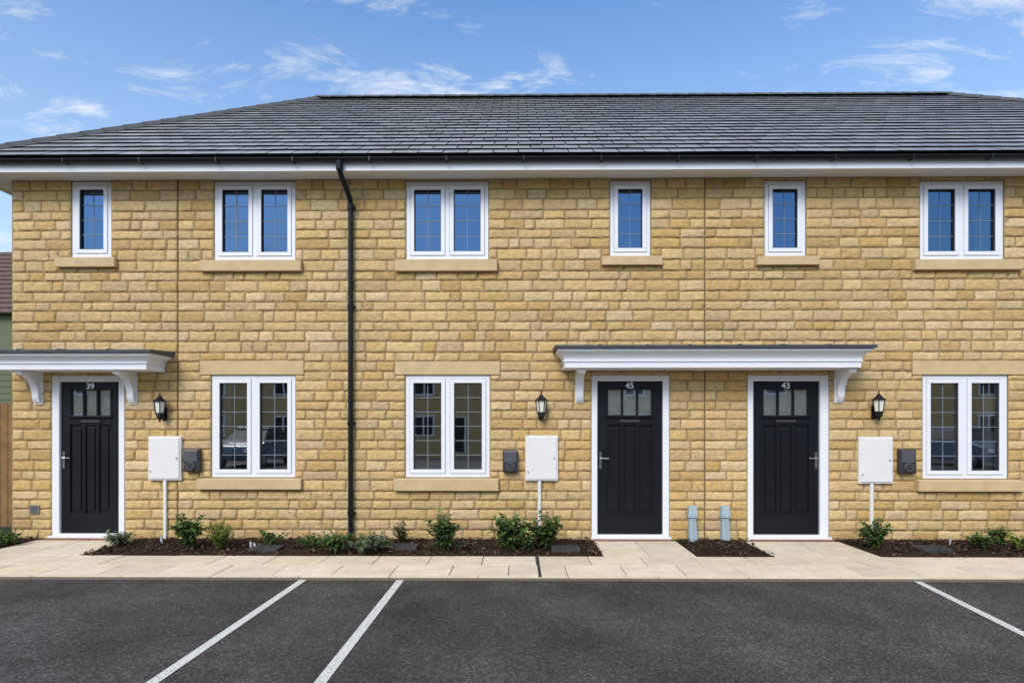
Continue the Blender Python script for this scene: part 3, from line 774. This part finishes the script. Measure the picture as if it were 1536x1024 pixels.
# =========================================================== LIGHT
EL=math.radians(40); AZM=math.radians(202)
sd3=Vector((math.sin(AZM)*math.cos(EL),math.cos(AZM)*math.cos(EL),math.sin(EL)))
sun=bpy.data.lights.new('sun','SUN'); sun.energy=2.65; sun.angle=math.radians(28); sun.color=(1,.955,.89)
so=bpy.data.objects.new('sun',sun); scene.collection.objects.link(so); so.rotation_euler=(-sd3).to_track_quat('-Z','Y').to_euler()
w=bpy.data.worlds.new('World'); scene.world=w; w.use_nodes=True; N=w.node_tree.nodes; L=w.node_tree.links
bg=N['Background']; bg.inputs['Strength'].default_value=.15
sky=N.new('ShaderNodeTexSky'); sky.sky_type='NISHITA'; sky.sun_disc=False; sky.sun_elevation=EL; sky.sun_rotation=AZM
sky.air_density=1.0; sky.dust_density=.5; sky.ozone_density=2.0
hs_=N.new('ShaderNodeHueSaturation'); hs_.inputs['Saturation'].default_value=1.26; hs_.inputs['Value'].default_value=1.65; L.new(sky.outputs[0],hs_.inputs['Color'])
tc=N.new('ShaderNodeTexCoord'); sx=N.new('ShaderNodeSeparateXYZ'); L.new(tc.outputs['Generated'],sx.inputs[0])
def M(op,a,b=None):
    k=N.new('ShaderNodeMath'); k.operation=op
    for i,q in enumerate((a,b)):
        if q is None: continue
        if isinstance(q,(int,float)): k.inputs[i].default_value=q
        else: L.new(q,k.inputs[i])
    return k.outputs[0]
def MR(src,a,b,c,d,sm=True):
    k=N.new('ShaderNodeMapRange')
    if sm: k.interpolation_type='SMOOTHSTEP'
    for i,q in zip((1,2,3,4),(a,b,c,d)): k.inputs[i].default_value=q
    L.new(src,k.inputs[0]); return k.outputs[0]
zc=M('ADD',M('MAXIMUM',sx.outputs[2],0.0),.16)
cb=N.new('ShaderNodeCombineXYZ'); L.new(M('DIVIDE',sx.outputs[0],zc),cb.inputs[0]); L.new(M('DIVIDE',sx.outputs[1],zc),cb.inputs[1])
mp=N.new('ShaderNodeMapping'); mp.inputs['Scale'].default_value=(1.0,2.1,1); mp.inputs['Rotation'].default_value=(0,0,math.radians(-12)); mp.inputs['Location'].default_value=(7.3,4.1,0)
L.new(cb.outputs[0],mp.inputs[0])
n1=N.new('ShaderNodeTexNoise'); n1.inputs['Scale'].default_value=3.6; n1.inputs['Detail'].default_value=15; n1.inputs['Roughness'].default_value=.72; n1.inputs['Distortion'].default_value=.55
n2=N.new('ShaderNodeTexNoise'); n2.inputs['Scale'].default_value=1.5; n2.inputs['Detail'].default_value=3
L.new(mp.outputs[0],n1.inputs[0]); L.new(mp.outputs[0],n2.inputs[0])
# more cloud towards either side; unseen overhead cloud added to brighten the slates
side=MR(M('ABSOLUTE',M('SUBTRACT',sx.outputs[0],.02)),.10,.55,0,.10)
cl=M('ADD',M('ADD',M('MULTIPLY',n1.outputs['Fac'],M('ADD',n2.outputs['Fac'],.5)),side),MR(sx.outputs[2],.58,.72,0,.28))
cf=MR(cl,.48,.90,0,.95)
haze=MR(sx.outputs[2],.05,.62,.50,.03,False)
cf2=M('MAXIMUM',cf,haze)
mx=N.new('ShaderNodeMix'); mx.data_type='RGBA'; L.new(cf2,mx.inputs[0]); L.new(hs_.outputs[0],mx.inputs[6]); mx.inputs[7].default_value=(6.5,6.65,6.9,1)
L.new(mx.outputs[2],bg.inputs['Color'])

cam=bpy.data.cameras.new('camera'); cam.sensor_width=36; cam.lens=F/1536*36; cam.shift_y=(HV-512)/1536; cam.clip_end=3000; cam.clip_start=.05
c=bpy.data.objects.new('camera',cam); scene.collection.objects.link(c); c.location=CAM; c.rotation_euler=(math.pi/2,0,YAW); scene.camera=c
scene.view_settings.view_transform='Standard'; scene.view_settings.look='None'; scene.view_settings.exposure=0
